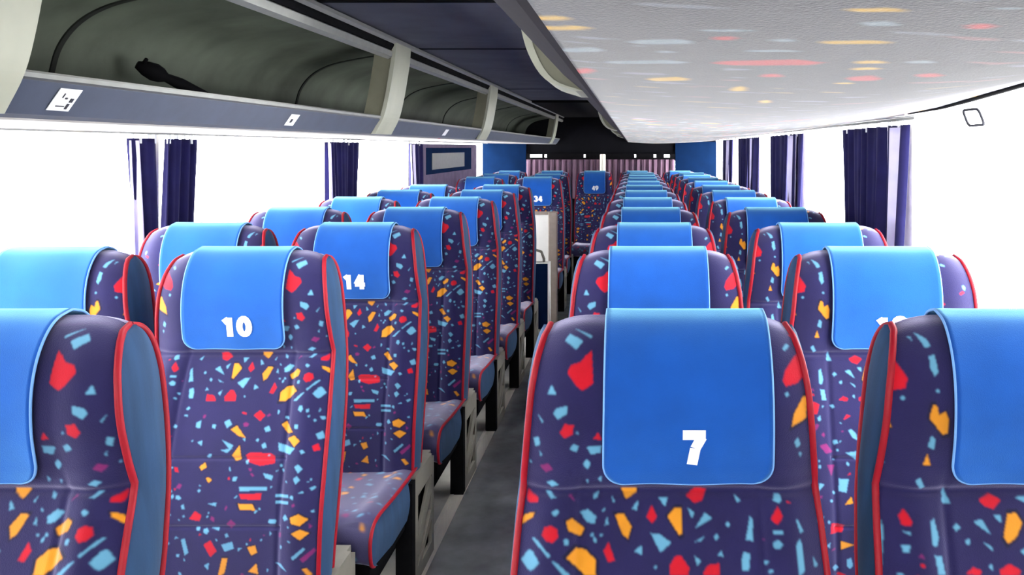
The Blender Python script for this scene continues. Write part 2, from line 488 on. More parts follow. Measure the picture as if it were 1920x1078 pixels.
# headrest cover: cloth over the top with rounded lower corners
V_C0 = z_to_v(1.003)
HWC = .133
def cover_meshes():
    v = np.concatenate([V_C0 + .035 * (1 - np.cos(np.linspace(0, math.pi / 2, 12))), np.linspace(V_C0 + .04, V_TOP + .12, 60)])
    dv = np.clip(v - V_C0, 0, .035)
    R = .035
    hw = HWC - R + np.sqrt(np.clip(R * R - (R - dv) ** 2, 0, None))
    hw = hw + .004 * np.clip((V_TOP - v) / (V_TOP - V_C0), 0, 1) - .004
    u = np.linspace(-1, 1, 33)
    X = hw[:, None] * u[None, :]
    V = np.broadcast_to(v[:, None], X.shape)
    sag = .004 * np.sin(X * 45 + 1.0) * np.clip((V_C0 + .09 - V) / .09, 0, 1)
    P = surf(X, V, .009 + sag * .4)
    me = grid_mesh('headrest_cover', P, M['blue_cloth'], flip=True)
    mb = MB()
    left = [tuple(p) for p in P[::-1, 0]]; right = [tuple(p) for p in P[:, -1]]
    mid = [tuple(p) for p in P[0, 1:-1]]
    mb.tube(left + mid + right, .0024, 6)
    return me, mb.mesh('edging', M['blue_edge'], True)
cover_me, edging_me = cover_meshes()

num_cache = {}
def arc_(cx, cy, rx, ry, a0, a1, n=10):
    return [(cx + rx * math.cos(math.radians(a0 + (a1 - a0) * k / n)), cy + ry * math.sin(math.radians(a0 + (a1 - a0) * k / n))) for k in range(n + 1)]
GLYPH = {   # stroke centre lines in a 0.64 x 1 box
    '0': [arc_(.32, .5, .20, .38, 0, 360, 18)],
    '1': [[(.12, .70), (.34, .86)], [(.36, .93), (.36, .0)]],
    '2': [arc_(.32, .67, .20, .21, 165, -35, 8) + [(.10, .12)], [(.06, .11), (.58, .11)]],
    '3': [arc_(.29, .69, .20, .19, 150, -90, 8), arc_(.29, .30, .22, .20, 90, -150, 8)],
    '4': [[(.40, .92), (.10, .34)], [(.04, .32), (.62, .32)], [(.43, .93), (.43, .0)]],
    '5': [[(.54, .88), (.15, .88)], [(.15, .88), (.13, .52)], arc_(.30, .33, .23, .22, 120, -150, 8)],
    '6': [arc_(.33, .31, .21, .20, 0, 360, 14), [(.12, .35), (.20, .68), (.48, .90)]],
    '7': [[(.02, .885), (.60, .885)], [(.50, .83), (.34, .50), (.26, .0)]],
    '8': [arc_(.32, .70, .18, .18, 0, 360, 12), arc_(.32, .29, .21, .18, 0, 360, 12)],
    '9': [arc_(.31, .69, .21, .20, 0, 360, 14), [(.52, .65), (.44, .32), (.16, .10)]],
}
def number_mesh(txt):
    if txt in num_cache:
        return num_cache[txt]
    H, T = .055, .135
    mb = MB()
    adv = .66
    x0 = -adv * len(txt) / 2
    for c in txt:
        for line in GLYPH[c]:
            for (ax, ay), (bx, by) in zip(line[:-1], line[1:]):
                L = math.hypot(bx - ax, by - ay)
                n = max(1, int(L / .12))
                tx, ty = (bx - ax) / L, (by - ay) / L
                nx_, ny_ = -ty * T, tx * T
                e = .04 if len(line) > 3 else 0
                ax2, ay2, bx2, by2 = ax - tx * e, ay - ty * e, bx + tx * e, by + ty * e
                vs = []
                for k in range(n + 1):
                    px, py = ax2 + (bx2 - ax2) * k / n, ay2 + (by2 - ay2) * k / n
                    vs += [(x0 + px + nx_, py + ny_, 0), (x0 + px - nx_, py - ny_, 0)]
                mb.add(vs, [(2 * k, 2 * k + 1, 2 * k + 3, 2 * k + 2) for k in range(n)])
        x0 += adv
    co = np.array(mb.v)
    P = surf(co[:, 0] * H * 1.12 + .010, z_to_v(1.064) + (co[:, 1] - .5) * H, .0125)
    me = bpy.data.meshes.new('number')
    me.from_pydata([tuple(p) for p in P], [], mb.f)
    me.materials.append(M['white_print'])
    me.update()
    num_cache[txt] = me
    return me

# seat cushion
CP = [(-.13, .442), (-.25, .444), (-.40, .452), (-.52, .462), (-.575, .462), (-.61, .450), (-.628, .422), (-.628, .385), (-.615, .35), (-.58, .335)]
_c = catmull(CP, 12)
CARC = np.concatenate([[0], np.cumsum(np.hypot(*np.diff(_c, axis=0).T))])
def cushion_meshes():
    v = np.linspace(0, CARC[-1], 120)
    X, V = np.meshgrid(np.linspace(-.243, .243, 120), v)
    y = np.interp(V, CARC, _c[:, 0]); z = np.interp(V, CARC, _c[:, 1])
    u = np.abs(X) / .243
    dip = -.010 * (1 - u ** 2) * np.clip((.5 - V) / .5, 0, 1) + .008 * np.exp(-((u - .85) / .12) ** 2) * (V < .48) - .010 * u ** 10
    P = np.stack([X, y, z + dip - PZ], -1)
    r = random.Random(5)
    ps = shards(r, 170, -.24, .24, 0, CARC[-1], (.004, .02))
    top = grid_mesh('seat_cushion', P, M['plush_seat'], paint(X, V, ps, (.05, .045, .12)), flip=False)  # paler base than the backrests, glare put into the colour
    side = {}; pipe = {}
    for s in (-1, 1):
        e = P[:, -1].copy(); e[:, 0] = s * .243
        bot = e.copy(); bot[:, 1] = np.clip(e[:, 1], -.58, None); bot[:, 2] = .30 - PZ + np.clip(-(e[:, 1] + .40), 0, 1) * .14
        rows = []
        for t in np.linspace(0, 1, 7):
            q = e * (1 - t) + np.minimum(bot, np.where(np.arange(3) == 2, e, 9)) * t
            q[:, 0] = s * (.243 + .010 * math.sin(math.pi * t))
            rows.append(q)
        side[s] = grid_mesh('cushion_side', np.array(rows), M['side_cloth'], flip=(s < 0))
        mb = MB(); ee = e.copy(); ee[:, 0] = s * .245
        mb.tube([tuple(p) for p in ee[::3]], .0055, 8)
        pipe[s] = mb.mesh('piping', M['red'], True)
    mb = MB()
    mb.box(-.235, .235, -.60, -.02, .27 - PZ, .34 - PZ)
    mb.box(-.235, .235, -.55, -.02, .34 - PZ, .42 - PZ)
    mb.box(-.20, .20, -.50, -.06, .20 - PZ, .27 - PZ)
    return top, side, pipe, mb.mesh('seat_base', M['black'])
cush_top, cush_side, cush_pipe, seat_base = cushion_meshes()

def leg_meshes(s):
    x0, x1 = sorted((s * .205, s * .260))
    a = MB()
    a.box(x0, x1, -.235, -.195, .0, .36)
    post = a.mesh('leg', M['black'])
    b = MB()
    xo, xi = s * .260, s * .248
    xa, xb = sorted((xo, xi))
    def bar(p, q, w_):
        (y0, z0), (y1, z1) = p, q
        d = Vector((y1 - y0, z1 - z0)).normalized(); n = Vector((-d.y, d.x)) * w_ / 2
        c = [(y0 + n.x, z0 + n.y), (y0 - n.x, z0 - n.y), (y1 - n.x, z1 - n.y), (y1 + n.x, z1 + n.y)]
        vs = [(xx, y, z) for xx in (xa, xb) for y, z in c]
        b.add(vs, [(0, 1, 2, 3), (7, 6, 5, 4), (0, 4, 5, 1), (1, 5, 6, 2), (2, 6, 7, 3), (3, 7, 4, 0)])
    b.box(xa, xb, -.195, -.16, .0, .365)
    b.box(xa, xb, .03, .065, .0, .345)
    b.box(xa, xb, -.16, .03, .29, .365)
    b.box(xa, xb, -.16, .03, .0, .045)
    bar((-.165, .10), (.035, .27), .055)
    bar((-.165, .03), (.035, .15), .03)
    bx0, bx1 = sorted((s * .20, s * .248))
    b.box(bx0, bx1, -.195, .065, .345, .365)
    frame = b.mesh('leg_bracket', M['grey_plastic'])
    c = MB()
    rx0, rx1 = sorted((s * .205, s * .248))
    c.box(rx0, rx1, .05, .075, .0, .345)
    rear = c.mesh('leg', M['black'])
    return post, frame, rear
legs = {s: leg_meshes(s) for s in (-1, 1)}

def P_(name, me, parent, label=None, x=0):
    o = obj(name, me, parent)
    if label: o['label'] = label
    o.location.x = x
    return o

GROUP = 'patterned coach seats'
def make_seat(x, d, style, number, label, cover_dx=0.0, sx=1.0, mirror_legs=1):
    root = empty('coach_seat', (x, d, PZ))
    root.scale.x = sx
    tag(root, label, 'seat', GROUP)
    P_('backrest', bodies[style], root)
    for s in (-1, 1):
        P_('side_panel', sides[s], root, 'steel blue cloth side panel')
        P_('piping', pipes[s], root, 'red piping along the backrest edge')
    P_('backrest_base', base_me, root)
    c = P_('headrest_cover', cover_me, root, 'bright blue headrest cover', cover_dx)
    so = c.modifiers.new('thickness', 'SOLIDIFY'); so.thickness = .002; so.offset = -1
    P_('edging', edging_me, c)
    P_('number', number_mesh(str(number)), c, 'white number ' + str(number))
    k = P_('seat_cushion', cush_top, root)
    for s in (-1, 1):
        P_('cushion_side', cush_side[s], k, 'steel blue cloth side')
        P_('piping', cush_pipe[s], k, 'red piping')
    P_('seat_base', seat_base, root)
    for s in (-1, 1):
        P_('leg', legs[s][0], root); P_('leg_bracket', legs[s][1], root, 'grey openwork leg bracket'); P_('leg', legs[s][2], root)
    return root

# rows: depth of the backrest top in metres from the camera
RD = [1.37, 2.25, 2.97, 3.74, 4.49, 5.25, 6.0, 6.75, 7.5, 8.25, 8.97]
RX = [.06, .066, .075, .08, .08, .085, .085, .09, .09, .095, .10]
WX = [.645, .668, .665, .645, .64, .64, .64, .64, .64, .64, .64]
NTH = ['nearest', 'second', 'third', 'fourth', 'fifth', 'sixth', 'seventh', 'eighth', 'ninth', 'tenth', 'eleventh']
for k, d in enumerate(RD):
    n = 7 + 4 * k
    extra = {0: 'blue cover with a large white 7, right of the aisle, nearest the camera', 1: 'blue cover with white 11 half hidden, right of the aisle behind seat 7'}
    lab = 'coach seat, ' + extra.get(k, f'{NTH[k]} from the camera in the aisle column right of the aisle')
    make_seat(RX[k], d, 'a', n, lab, .028 if k == 0 else .004)
    lab = {0: 'coach seat by the right window, nearest the camera, cut off by the picture edge', 1: 'coach seat by the right window with glaring cyan headrest cover, behind the nearest one'}.get(k, f'coach seat in the right window column, {NTH[k]} from the camera')
    make_seat(WX[k], d, 'b', n + 1, lab, 0, 1.08 if k < 3 else 1.03)
LD = [1.37, 2.25, 2.98, 3.76, 4.55, 5.32, 6.06]
LX = [-1.035, -1.03, -.985, -.975, -.965, -.955, -.95]
LWX = [None, -1.56, -1.515, -1.505, -1.495, -1.485, -1.48]
for k, d in enumerate(LD):
    n = 6 + 4 * k
    lab = {0: 'coach seat left of the aisle nearest the camera, cut off by the picture edge', 1: 'coach seat with white 10 on its blue headrest cover, left of the aisle',
           2: 'coach seat with white 14 on its blue headrest cover, left of the aisle'}.get(k, f'coach seat in the aisle column left of the aisle, {NTH[k]} from the camera')
    make_seat(LX[k], d, 'am', n, lab, {0: -.03, 1: -.014, 2: .004}.get(k, 0))
    if LWX[k] is not None:
        lab = {1: 'coach seat with cyan-lit cover by the left window, nearest the camera on that side'}.get(k, f'coach seat in the left window column, {NTH[k - 1]} of that column from the camera')
        make_seat(LWX[k], d, 'bm', n - 1, lab)
for k, d in enumerate([7.7, 8.6]):
    w_ = ['just behind the white door partition', 'second row behind the white door partition'][k]
    make_seat(-.87, d, 'am', 34 + 4 * k, 'coach seat left of the aisle, ' + w_)
    make_seat(-1.40, d, 'bm', 33 + 4 * k, 'coach seat by the left wall, ' + w_)
for k, x in enumerate([-1.43, -.93, -.435, .06, .56]):
    w_ = ['far left end', 'left of the middle', 'in the middle facing down the aisle', 'right of the middle', 'far right end'][k]
    make_seat(x, 9.72, ['bm', 'am', 'a', 'a', 'b'][k], 47 + k, 'coach seat of the rear bench row, ' + w_, 0, .93)

# ------------------------------------------------------------------ body shell
YF, YB = -1.2, 10.4
XL, XR = -1.86, 1.05
CZ = CAMH + .40                     # ceiling
def struct(name, mb, m, **kw):
    return tag(mb.build(name, m, **kw), kind='structure')
b = MB(); b.box(-.755, -.19, YF, YB, AZ - .04, AZ)
struct('floor', b, M['vinyl'])
b = MB(); b.box(XL, -.77, YF, YB, AZ - .04, PZ); struct('floor.001', b, M['platform'])
b = MB(); b.box(-.175, XR, YF, YB, AZ - .04, PZ); struct('floor.002', b, M['platform'])
b = MB(); b.box(-.77, -.755, YF, YB, AZ - .04, PZ + .002); struct('trim_1', b, M['cream_bright'])
b = MB(); b.box(-.19, -.175, YF, YB, AZ - .04, PZ + .002); struct('trim_2', b, M['cream_bright'])
# ceiling in panels with dark joints
seams = [YF, .9, 2.28, 3.37, 5.67, 7.0]
HX0, HX1, HY0, HY1 = -.76, -.36, 1.45, 2.15      # clear roof hatch
b = MB()
for y0, y1 in zip(seams[:-1], seams[1:]):
    if y0 == .9: continue
    b.box(-.86, -.12, y0 + .012, y1 - .012, CZ, CZ + .03)
b.box(XL, XR, YF, HY0, CZ + .015, CZ + .06)
b.box(XL, XR, HY1, YB, CZ + .015, CZ + .06)
b.box(XL, HX0, HY0, HY1, CZ + .015, CZ + .06)
b.box(HX1, XR, HY0, HY1, CZ + .015, CZ + .06)
struct('ceiling', b, M['ceil'], bevel=.006)
b = MB()
for y in seams[1:]:
    b.box(-.86, -.12, y - .012, y + .012, CZ - .001, CZ + .014)
struct('trim_3', b, M['black'])
b = MB()
for x0, x1, y0, y1 in ((HX0 - .05, HX0, HY0 - .05, HY1 + .05), (HX1, HX1 + .05, HY0 - .05, HY1 + .05), (HX0, HX1, HY0 - .05, HY0), (HX0, HX1, HY1, HY1 + .05)):
    b.box(x0, x1, y0, y1, CZ - .012, CZ + .02)
struct('trim_4', b, M['black'])
b = MB(); b.box(HX0, HX1, HY0, HY1, CZ + .03, CZ + .036); struct('window_18', b, M['glass'])
b = MB(); b.box(XL, XR, 7.0, YB, CZ - .02, CZ + .012); struct('ceiling.001', b, M['rear_shade'])

# window walls
def side_wall(name, x, s, pillars, ztop):
    """x inner face, s outward sign"""
    xa, xb = sorted((x, x + s * .06))
    b = MB()
    b.box(xa, xb, YF, YB, AZ - .04, .80)
    zn = ztop + (.14 if name == 'right' else 0)      # taller window head in the front bay on the right
    b.box(xa, xb, YF, 2.9, CAMH + zn, CZ + .06)
    b.box(xa, xb, 2.9, YB, CAMH + ztop, CZ + .06)
    struct('wall_' + name, b, M['wall'])
    n0 = 1 if name == 'left' else 11
    for i, (y0, y1) in enumerate(pillars):
        b = MB(); b.box(xa, xb, y0, y1, .80, CAMH + (zn if y0 < 2.9 else ztop))
        struct(f'trim_{n0 + 9 + i}', b, M['cream_bright'])
    edges = [YF] + [e for p in pillars for e in p] + [YB]
    for i in range(0, len(edges) - 1, 2):
        y0, y1 = edges[i], edges[i + 1]
        if y1 - y0 < .1: continue
        b = MB(); xm = x + s * .03
        b.box(xm - .003, xm + .003, y0, y1, .80, CAMH + ztop)
        if y0 < 2.9 < y1: b.box(xm - .003, xm + .003, y0, 2.9, CAMH + ztop, CAMH + zn)
        o = struct(f'window_{n0 + i // 2}', b, M['glass'])
LP = [(YF, .75), (3.17, 3.27), (5.1, 5.2), (6.92, 7.02)]  # first span: unseen solid stretch, closes the front bay to darken near seats
RP = [(YF, 1.15), (3.12, 3.22), (5.05, 5.15), (6.85, 6.95), (8.4, 8.5)]  # first span likewise added out of view to hold back front light
side_wall('left', XL, -1, LP, .073)
side_wall('right', XR, 1, RP, .11)

b = MB()
b.box(XL, XR, YF - .06, YF, AZ - .04, 1.15)
b.box(XL, XR, YF - .06, YF, 1.75, CZ + .06)
b.box(XL, -1.5, YF - .06, YF, 1.15, 1.75)
b.box(.7, XR, YF - .06, YF, 1.15, 1.75)
struct('wall_front', b, M['wall'])
b = MB(); b.box(-1.5, .7, YF - .033, YF - .027, 1.15, 1.75); struct('window_19', b, M['glass'])

# back wall: bulkhead, deep blue side panels, window slots, curtained rear window
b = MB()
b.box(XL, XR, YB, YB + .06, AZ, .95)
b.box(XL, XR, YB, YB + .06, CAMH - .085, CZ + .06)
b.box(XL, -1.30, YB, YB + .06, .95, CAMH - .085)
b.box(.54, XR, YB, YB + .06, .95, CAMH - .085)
struct('wall_back', b, M['rear_shade'])
b = MB(); b.box(-1.30, .54, YB + .03, YB + .036, .95, CAMH - .085); struct('window_20', b, M['glass'])
for i, (x0, x1) in enumerate([(XL, -1.32), (.54, XR)]):
    b = MB(); b.box(x0, x1, YB - .05, YB, .6, CAMH + .075)
    struct(f'trim_{30 + i}', b, M['navy_panel'])
# pelmet with small gaps above the rear curtain
b = MB()
gaps = [(-1.27, -1.12), (-1.09, -1.06), (-.60, -.58), (.03, .05), (.27, .30), (.40, .47)]
x = -1.32
for g0, g1 in gaps:
    b.box(x, g0, YB - .045, YB - .01, CAMH - .125, CAMH - .075); x = g1
b.box(x, .54, YB - .045, YB - .01, CAMH - .125, CAMH - .075)
b.box(-1.32, .54, YB - .045, YB - .01, CAMH - .16, CAMH - .122)
pel = b.build('curtain_pelmet', M['black'])
tag(pel, 'black pelmet with small bright gaps above the mauve rear curtain', 'pelmet')
def wavy(name, x0, x1, y, z0, z1, n, amp, m, parent=None, axis='x', taper=1.0, shift=0.0, seed=1, k=1.0):
    """a hanging curtain: folds along its width, gathered towards the hem"""
    r = random.Random(seed)
    ph = [r.uniform(0, 6.28) for _ in range(3)]
    U = np.linspace(0, 1, n * 14)[None, :]; Z = np.linspace(0, 1, 24)[:, None]
    sc_ = 1 - (1 - taper) * Z ** 1.3
    c = (x0 + x1) / 2 + shift * Z
    A = c + (U - .5) * (x1 - x0) * sc_
    D = amp * (np.sin(U * n * 6.283 + ph[0] + Z * .6) + .35 * np.sin(U * n * 15.1 + ph[1])) * (.8 + .4 * Z)
    zz = z1 + (z0 - z1) * Z + 0 * U
    A = A + 0 * Z; D = D + 0 * Z
    P = np.stack([A, y + D, zz], -1) if axis == 'x' else np.stack([y + D, A, zz], -1)
    o = obj(name, grid_mesh(name, P, m), parent)
    so = o.modifiers.new('thickness', 'SOLIDIFY'); so.thickness = .003
    return o
o = wavy('rear_curtain', -1.31, .53, YB - .09, .90, CAMH - .145, 26, .016, M['mauve'], seed=4)
tag(o, 'mauve and plum striped curtain across the rear window', 'curtain')
b = MB(); b.tube([(-.36, YB - .16, .30), (-.36, YB - .16, CAMH - .085)], .036, 14)
b.tube([(-.36, YB - .16, CAMH - .085), (-.36, YB - .16, CAMH - .08)], .03, 14)
b.box(-.43, -.29, YB - .23, YB - .09, AZ, .30)
o = b.build('rear_post', M['cream_bright']); tag(o, 'cream upright post behind the middle seat of the rear row', 'post')

# side curtains, in pairs at each pillar
def side_curtain(xw, s, y0, y1, z1, taper, shift, seed, label, pale, n=4, zb=-.62):
    root = empty('side_curtain', (xw, (y0 + y1) / 2, CAMH + z1))
    tag(root, label, 'curtain', 'side window curtains')
    a = wavy('curtain_cloth', -(y1 - y0) / 2, (y1 - y0) / 2, 0, zb - z1, -.012, n, .020, M['curtain'], root, 'y', taper, shift, seed)
    if pale:
        e = wavy('curtain_edge', pale[0], pale[1], -s * .0 + (-.012 if s > 0 else .012), zb - z1, -.02, 1, .012, M['curtain_pale'], root, 'y', .75, pale[2], seed + 9)
        e['label'] = 'pale lavender lining edge of the curtain'
    for i in range(4):
        yy = -(y1 - y0) / 2 + (y1 - y0) * (i + .5) / 4
        h = MB(); h.box(-.006, .006, yy - .005, yy + .005, -.03, .004)
        h.build('curtain_hook', M['sticker'], root)
xl = XL + .055; xr = XR - .055
side_curtain(xl, -1, 2.98, 3.165, .046, .66, .05, 2, 'navy curtain gathered at the first pillar on the left, half nearer the camera', (-.10, -.06, .05), 2)
side_curtain(xl, -1, 3.215, 3.43, .046, .8, -.05, 3, 'navy curtain gathered at the first pillar on the left, half farther from the camera', None, 3)
side_curtain(xl, -1, 4.93, 5.13, .046, .8, .03, 5, 'navy curtain at the second pillar on the left, half nearer the camera', (-.13, -.05, .05), 3)
side_curtain(xl, -1, 5.17, 5.5, .046, .75, -.05, 6, 'navy curtain at the second pillar on the left, half farther from the camera', None, 3)
side_curtain(xl, -1, 6.75, 7.1, .046, .6, .05, 7, 'narrow navy and lavender curtain beside the mauve door panel on the left', (-.2, -.08, .08), 3)
side_curtain(xr, 1, 3.28, 3.92, .095, .72, -.02, 8, 'wide navy curtain gathered at the nearest right pillar behind the cyan seats', None, 6)
side_curtain(xr, 1, 3.0, 3.25, .095, .8, .06, 9, 'lavender-faced curtain half beside the nearest right pillar', (-.09, .10, .05), 2)
side_curtain(xr, 1, 5.3, 5.95, .095, .75, -.02, 10, 'navy curtain at the second right pillar, half farther from the camera', None, 4)
side_curtain(xr, 1, 4.85, 5.26, .095, .75, .05, 11, 'lavender-faced curtain half at the second right pillar', (-.1, .15, .05), 3)
side_curtain(xr, 1, 7.1, 7.75, .095, .75, 0, 12, 'navy curtain at the third right pillar, half farther from the camera', None, 4)
side_curtain(xr, 1, 6.6, 7.05, .095, .7, .05, 13, 'lavender-faced curtain half at the third right pillar', (-.15, .1, .05), 3)
side_curtain(xr, 1, 8.32, 9.0, .095, .7, .1, 14, 'navy curtain at the farthest right pillar near the back wall', (-.25, -.05, .1), 4)
for s, xx, zt in ((-1, xl, .046), (1, xr, .095)):
    b = MB(); b.box(xx - .012, xx + .012, YF if s < 0 else 2.9, YB - .06, CAMH + zt + .004, CAMH + zt + .014)
    struct('trim_%d' % (40 if s < 0 else 41), b, M['rail'])

# ------------------------------------------------------------------ luggage racks
def cz(z): return CAMH + z
AX = -.50        # the racks mirror about this line
GREY = (.058, .058, .074)
GP = {'S': (.20, .26, .31), 'R': (.42, .03, .045), 'A': (.55, .33, .05), 'P': (.42, .25, .33), 'T': (.13, .14, .18), 'U': (.20, .10, .12), 'V': (.20, .16, .09)}
def under_z(t, y, s):
    """underside height above the eye: t 0 at the lip .. 1 at the wall"""
    if s < 0:
        return .046 + .014 * t
    outer = np.interp(y, [.2, 1.0, 1.5, 2.0, 2.6, 3.3, 5, 7, 10.4], [.30, .25, .205, .165, .130, .112, .105, .095, .085])
    mid = .062 - .006 * np.interp(y, [0, 10], [0, 1])
    a = .074 + (mid - .074) * np.clip(t / .3, 0, 1) ** .7
    return a + (outer - mid) * np.clip((t - .3) / .7, 0, 1) ** 1.8
def rack(s, label):
    root = empty('luggage_rack', (AX + s * .9, 4.6, cz(.05)))
    tag(root, label, 'luggage rack')
    ox, oy, oz = root.location
    lipx = AX + s * .45
    wallx = XL + .02 if s < 0 else XR - .09
    # underside cloth
    ys = [.20]
    while ys[-1] < YB - .06: ys.append(ys[-1] * 1.0045)
    ys = np.array(ys)
    T = np.linspace(0, 1, 300 if s > 0 else 60)
    X = lipx + (wallx - lipx) * T[None, :] + 0 * ys[:, None]
    Y = ys[:, None] + 0 * X
    Z = under_z(T[None, :] + 0 * X, Y, s)
    def pp(pts, pal):
        q = []
        for px, py in pts:
            d = .8
            for _ in range(20):
                xx = (px - VX) * d / FPX
                t = min(max((xx - lipx) / (wallx - lipx), 0), 1)
                d = .5 * d + .5 * float(under_z(np.array(t), d, 1)) * FPX / (VY - py)
            q.append(((px - VX) * d / FPX, d))
        return (pal, q)
    ps = []
    if s > 0:
        for pal, x0, x1, y0, y1 in [('A', 1000, 1065, 16, 30), ('A', 1010, 1105, 36, 48), ('R', 1335, 1545, 101, 118), ('A', 1590, 1695, 0, 12), ('R', 1340, 1380, 56, 68), ('R', 1815, 1862, 30, 46),
                                    ('A', 1535, 1670, 64, 75), ('A', 1215, 1292, 136, 148), ('A', 1600, 1660, 104, 113), ('A', 1595, 1650, 118, 125), ('R', 1590, 1650, 132, 148), ('R', 1720, 1765, 128, 140),
                                    ('R', 1080, 1112, 118, 134), ('R', 1425, 1465, 130, 140), ('S', 1315, 1410, 44, 50), ('S', 1180, 1300, 62, 76), ('S', 1400, 1500, 84, 90), ('S', 1050, 1130, 78, 92), ('S', 1620, 1680, 26, 40),
                                    ('S', 1860, 1920, 0, 6), ('S', 1235, 1262, 86, 92), ('S', 1130, 1290, 104, 114), ('A', 1370, 1400, 154, 168), ('A', 1425, 1445, 182, 190), ('A', 1565, 1600, 148, 152), ('S', 1700, 1750, 104, 112), ('S', 1450, 1490, 62, 70)]:
            y0, y1 = (y0 + y1) / 2 - (y1 - y0) * .36, (y0 + y1) / 2 + (y1 - y0) * .36; h = (y1 - y0) * .3
            ps.append(pp([(x0, (y0 + y1) / 2 + h * .6), (x0 + (x1 - x0) * .2, y1), (x1 - (x1 - x0) * .12, y1 - h * .3), (x1, (y0 + y1) / 2), (x1 - (x1 - x0) * .25, y0), (x0 + (x1 - x0) * .1, y0 + h)], pal))
    r = random.Random(21)
    ps += shards(r, 1100 if s > 0 else 500, min(lipx, wallx), max(lipx, wallx), 1.9 if s > 0 else .3, YB, (.010, .045))
    if s > 0:
        for k, q in shards(r, 420, lipx, wallx, .3, 2.4, (.006, .030), ps):   # faint thin threads woven across the cloth
            cx, cy = sum(p[0] for p in q) / len(q), sum(p[1] for p in q) / len(q)
            ps.append((r.choice('TTTUV'), [(cx + (p[0] - cx) * 1.5, cy + (p[1] - cy) * .45) for p in q]))
    col = paint(X, Y, ps, GREY if s > 0 else (.40, .385, .375), GP)  # left cloth painted paler, standing in for strong window light
    P = np.stack([X - ox, Y - oy, cz(Z) - oz], -1)
    o = obj('rack_underside', grid_mesh('rack_underside', P, M['fabric_grey'], col, flip=(s < 0)), root)
    so = o.modifiers.new('thickness', 'SOLIDIFY'); so.thickness = .006; so.offset = 0
    o['label'] = 'grey cloth with red, yellow and pale streaks'
    yy = [.2, YB - .02]
    def part(name, prof_, m, ys_=yy, label=None, closed=True, smooth=False):
        b = MB()
        b.sweep([(AX + s * px - ox, cz(pz) - oz) for px, pz in prof_], [q - oy for q in ys_], closed)
        o = b.build(name, m, root, smooth=smooth)
        if label: o['label'] = label
        return o
    zl = .046 if s < 0 else .074
    # fascia (lip) with a thin light top bead
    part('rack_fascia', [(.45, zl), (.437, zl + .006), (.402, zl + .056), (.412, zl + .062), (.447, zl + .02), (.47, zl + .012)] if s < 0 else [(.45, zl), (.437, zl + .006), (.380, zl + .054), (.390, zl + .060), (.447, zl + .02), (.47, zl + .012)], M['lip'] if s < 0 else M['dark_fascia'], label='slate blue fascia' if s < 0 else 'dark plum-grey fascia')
    if s < 0: part('rack_bead', [(.400, zl + .060), (.398, zl + .067), (.405, zl + .071), (.414, zl + .066)], M['rail'])
    # shelf and curved lining
    part('rack_shelf', [(.455, zl + .02), (.46, zl + .026), (.86, .09), (1.30, .10), (1.30, .085), (.86, .078)] if s < 0 else [(.455, .095), (.46, .105), (.70, .135), (1.0, .225), (1.38, .375), (1.38, .36), (1.0, .21), (.70, .12)], M['lining'])
    lin = [(.40, .382), (.50, .368), (.60, .352), (.70, .328), (.77, .29), (.815, .235), (.835, .19 if s > 0 else .17)] + ([(.845, .12), (.86, .09)] if s < 0 else [])
    lc = [tuple(q) for q in catmull(lin, 5)]
    yl = [.2] + [q for q in (1.91, 3.3, 4.7, 5.85, 7.3, 8.8) for q in (q - .006, q + .006)] + [YB - .02]
    part('rack_lining', lc + [(px + .012, pz + .012) for px, pz in lc[::-1]], M['lining'], smooth=True, label='olive grey curved lining')
    for yj in (1.91, 3.3, 4.7, 5.85, 7.3, 8.8):
        part('lining_seam', [(px - .003, pz - .003) for px, pz in lc] + [(px + .004, pz + .004) for px, pz in lc[::-1]], M['seam'], [yj - .008, yj + .008], 'dark seam')
    # top rail
    part('rack_rail', [(.375, .318), (.360, .326), (.358, .346), (.370, .354), (.392, .350), (.395, .325)], M['rail'], label='grey aluminium rail')
    part('rack_rail', [(.352, .372), (.342, .380), (.344, .392), (.358, .396), (.366, .384)], M['rail'], label='thin grey upper rail')
    part('rack_gasket', [(.360, .352), (.352, .366), (.352, .376), (.40, .39), (.40, .352)], M['black'])
    # dividers: tall curved cream brackets
    for y0, y1 in ([(1.02, 1.22), (2.98, 3.18), (4.98, 5.25), (9.3, 9.6)] if s < 0 else [(1.46, 1.66), (4.75, 5.0), (6.6, 6.85), (8.3, 8.55)]):
        q = catmull([(.345, .385), (.348, .33), (.358, .26), (.372, .18), (.390, .11), (.420, .05)] if s < 0 else [(.300, .33), (.298, .27), (.303, .22), (.318, .165), (.348, .12), (.400, .10)], 4)
        outline = [tuple(p) for p in q]
        def plate(name, a, c, ya, yb, m, par, label=None):
            b = MB()
            full = [(px + a, pz) for px, pz in outline] + [(px + c, pz) for px, pz in outline[::-1]]
            b.sweep([(AX + s * px - ox, cz(pz) - oz) for px, pz in full], [ya - oy, yb - oy])
            o = b.build(name, m, par)
            if label: o['label'] = label
            return o
        dv = plate('rack_divider', .013, .078, y0 + .006, y1 - .006, M['divider_plate'], root, 'olive grey divider between rack bays')
        plate('divider_cap', 0, .014, y0, y1, M['cream'], dv, 'cream curved cap')
    if s > 0:      # black strip standing for the shade gap between cloth and window head
        b = MB()
        yy2 = np.linspace(.9, 3.2, 40)
        b.tube([(wallx - ox + .004, y - oy, cz(float(under_z(np.array(1.0), y, s))) - oz - .002) for y in yy2], [.012 * min(1, (3.25 - y) * 1.2) for y in yy2], 6)
        b.build('edge_shade_strip', M['black'], root, smooth=True)
    return root
rack(-1, 'long open luggage rack over the left seats with cream dividers and slate fascia')
rack(1, 'long luggage rack over the right seats showing its confetti-patterned grey underside')

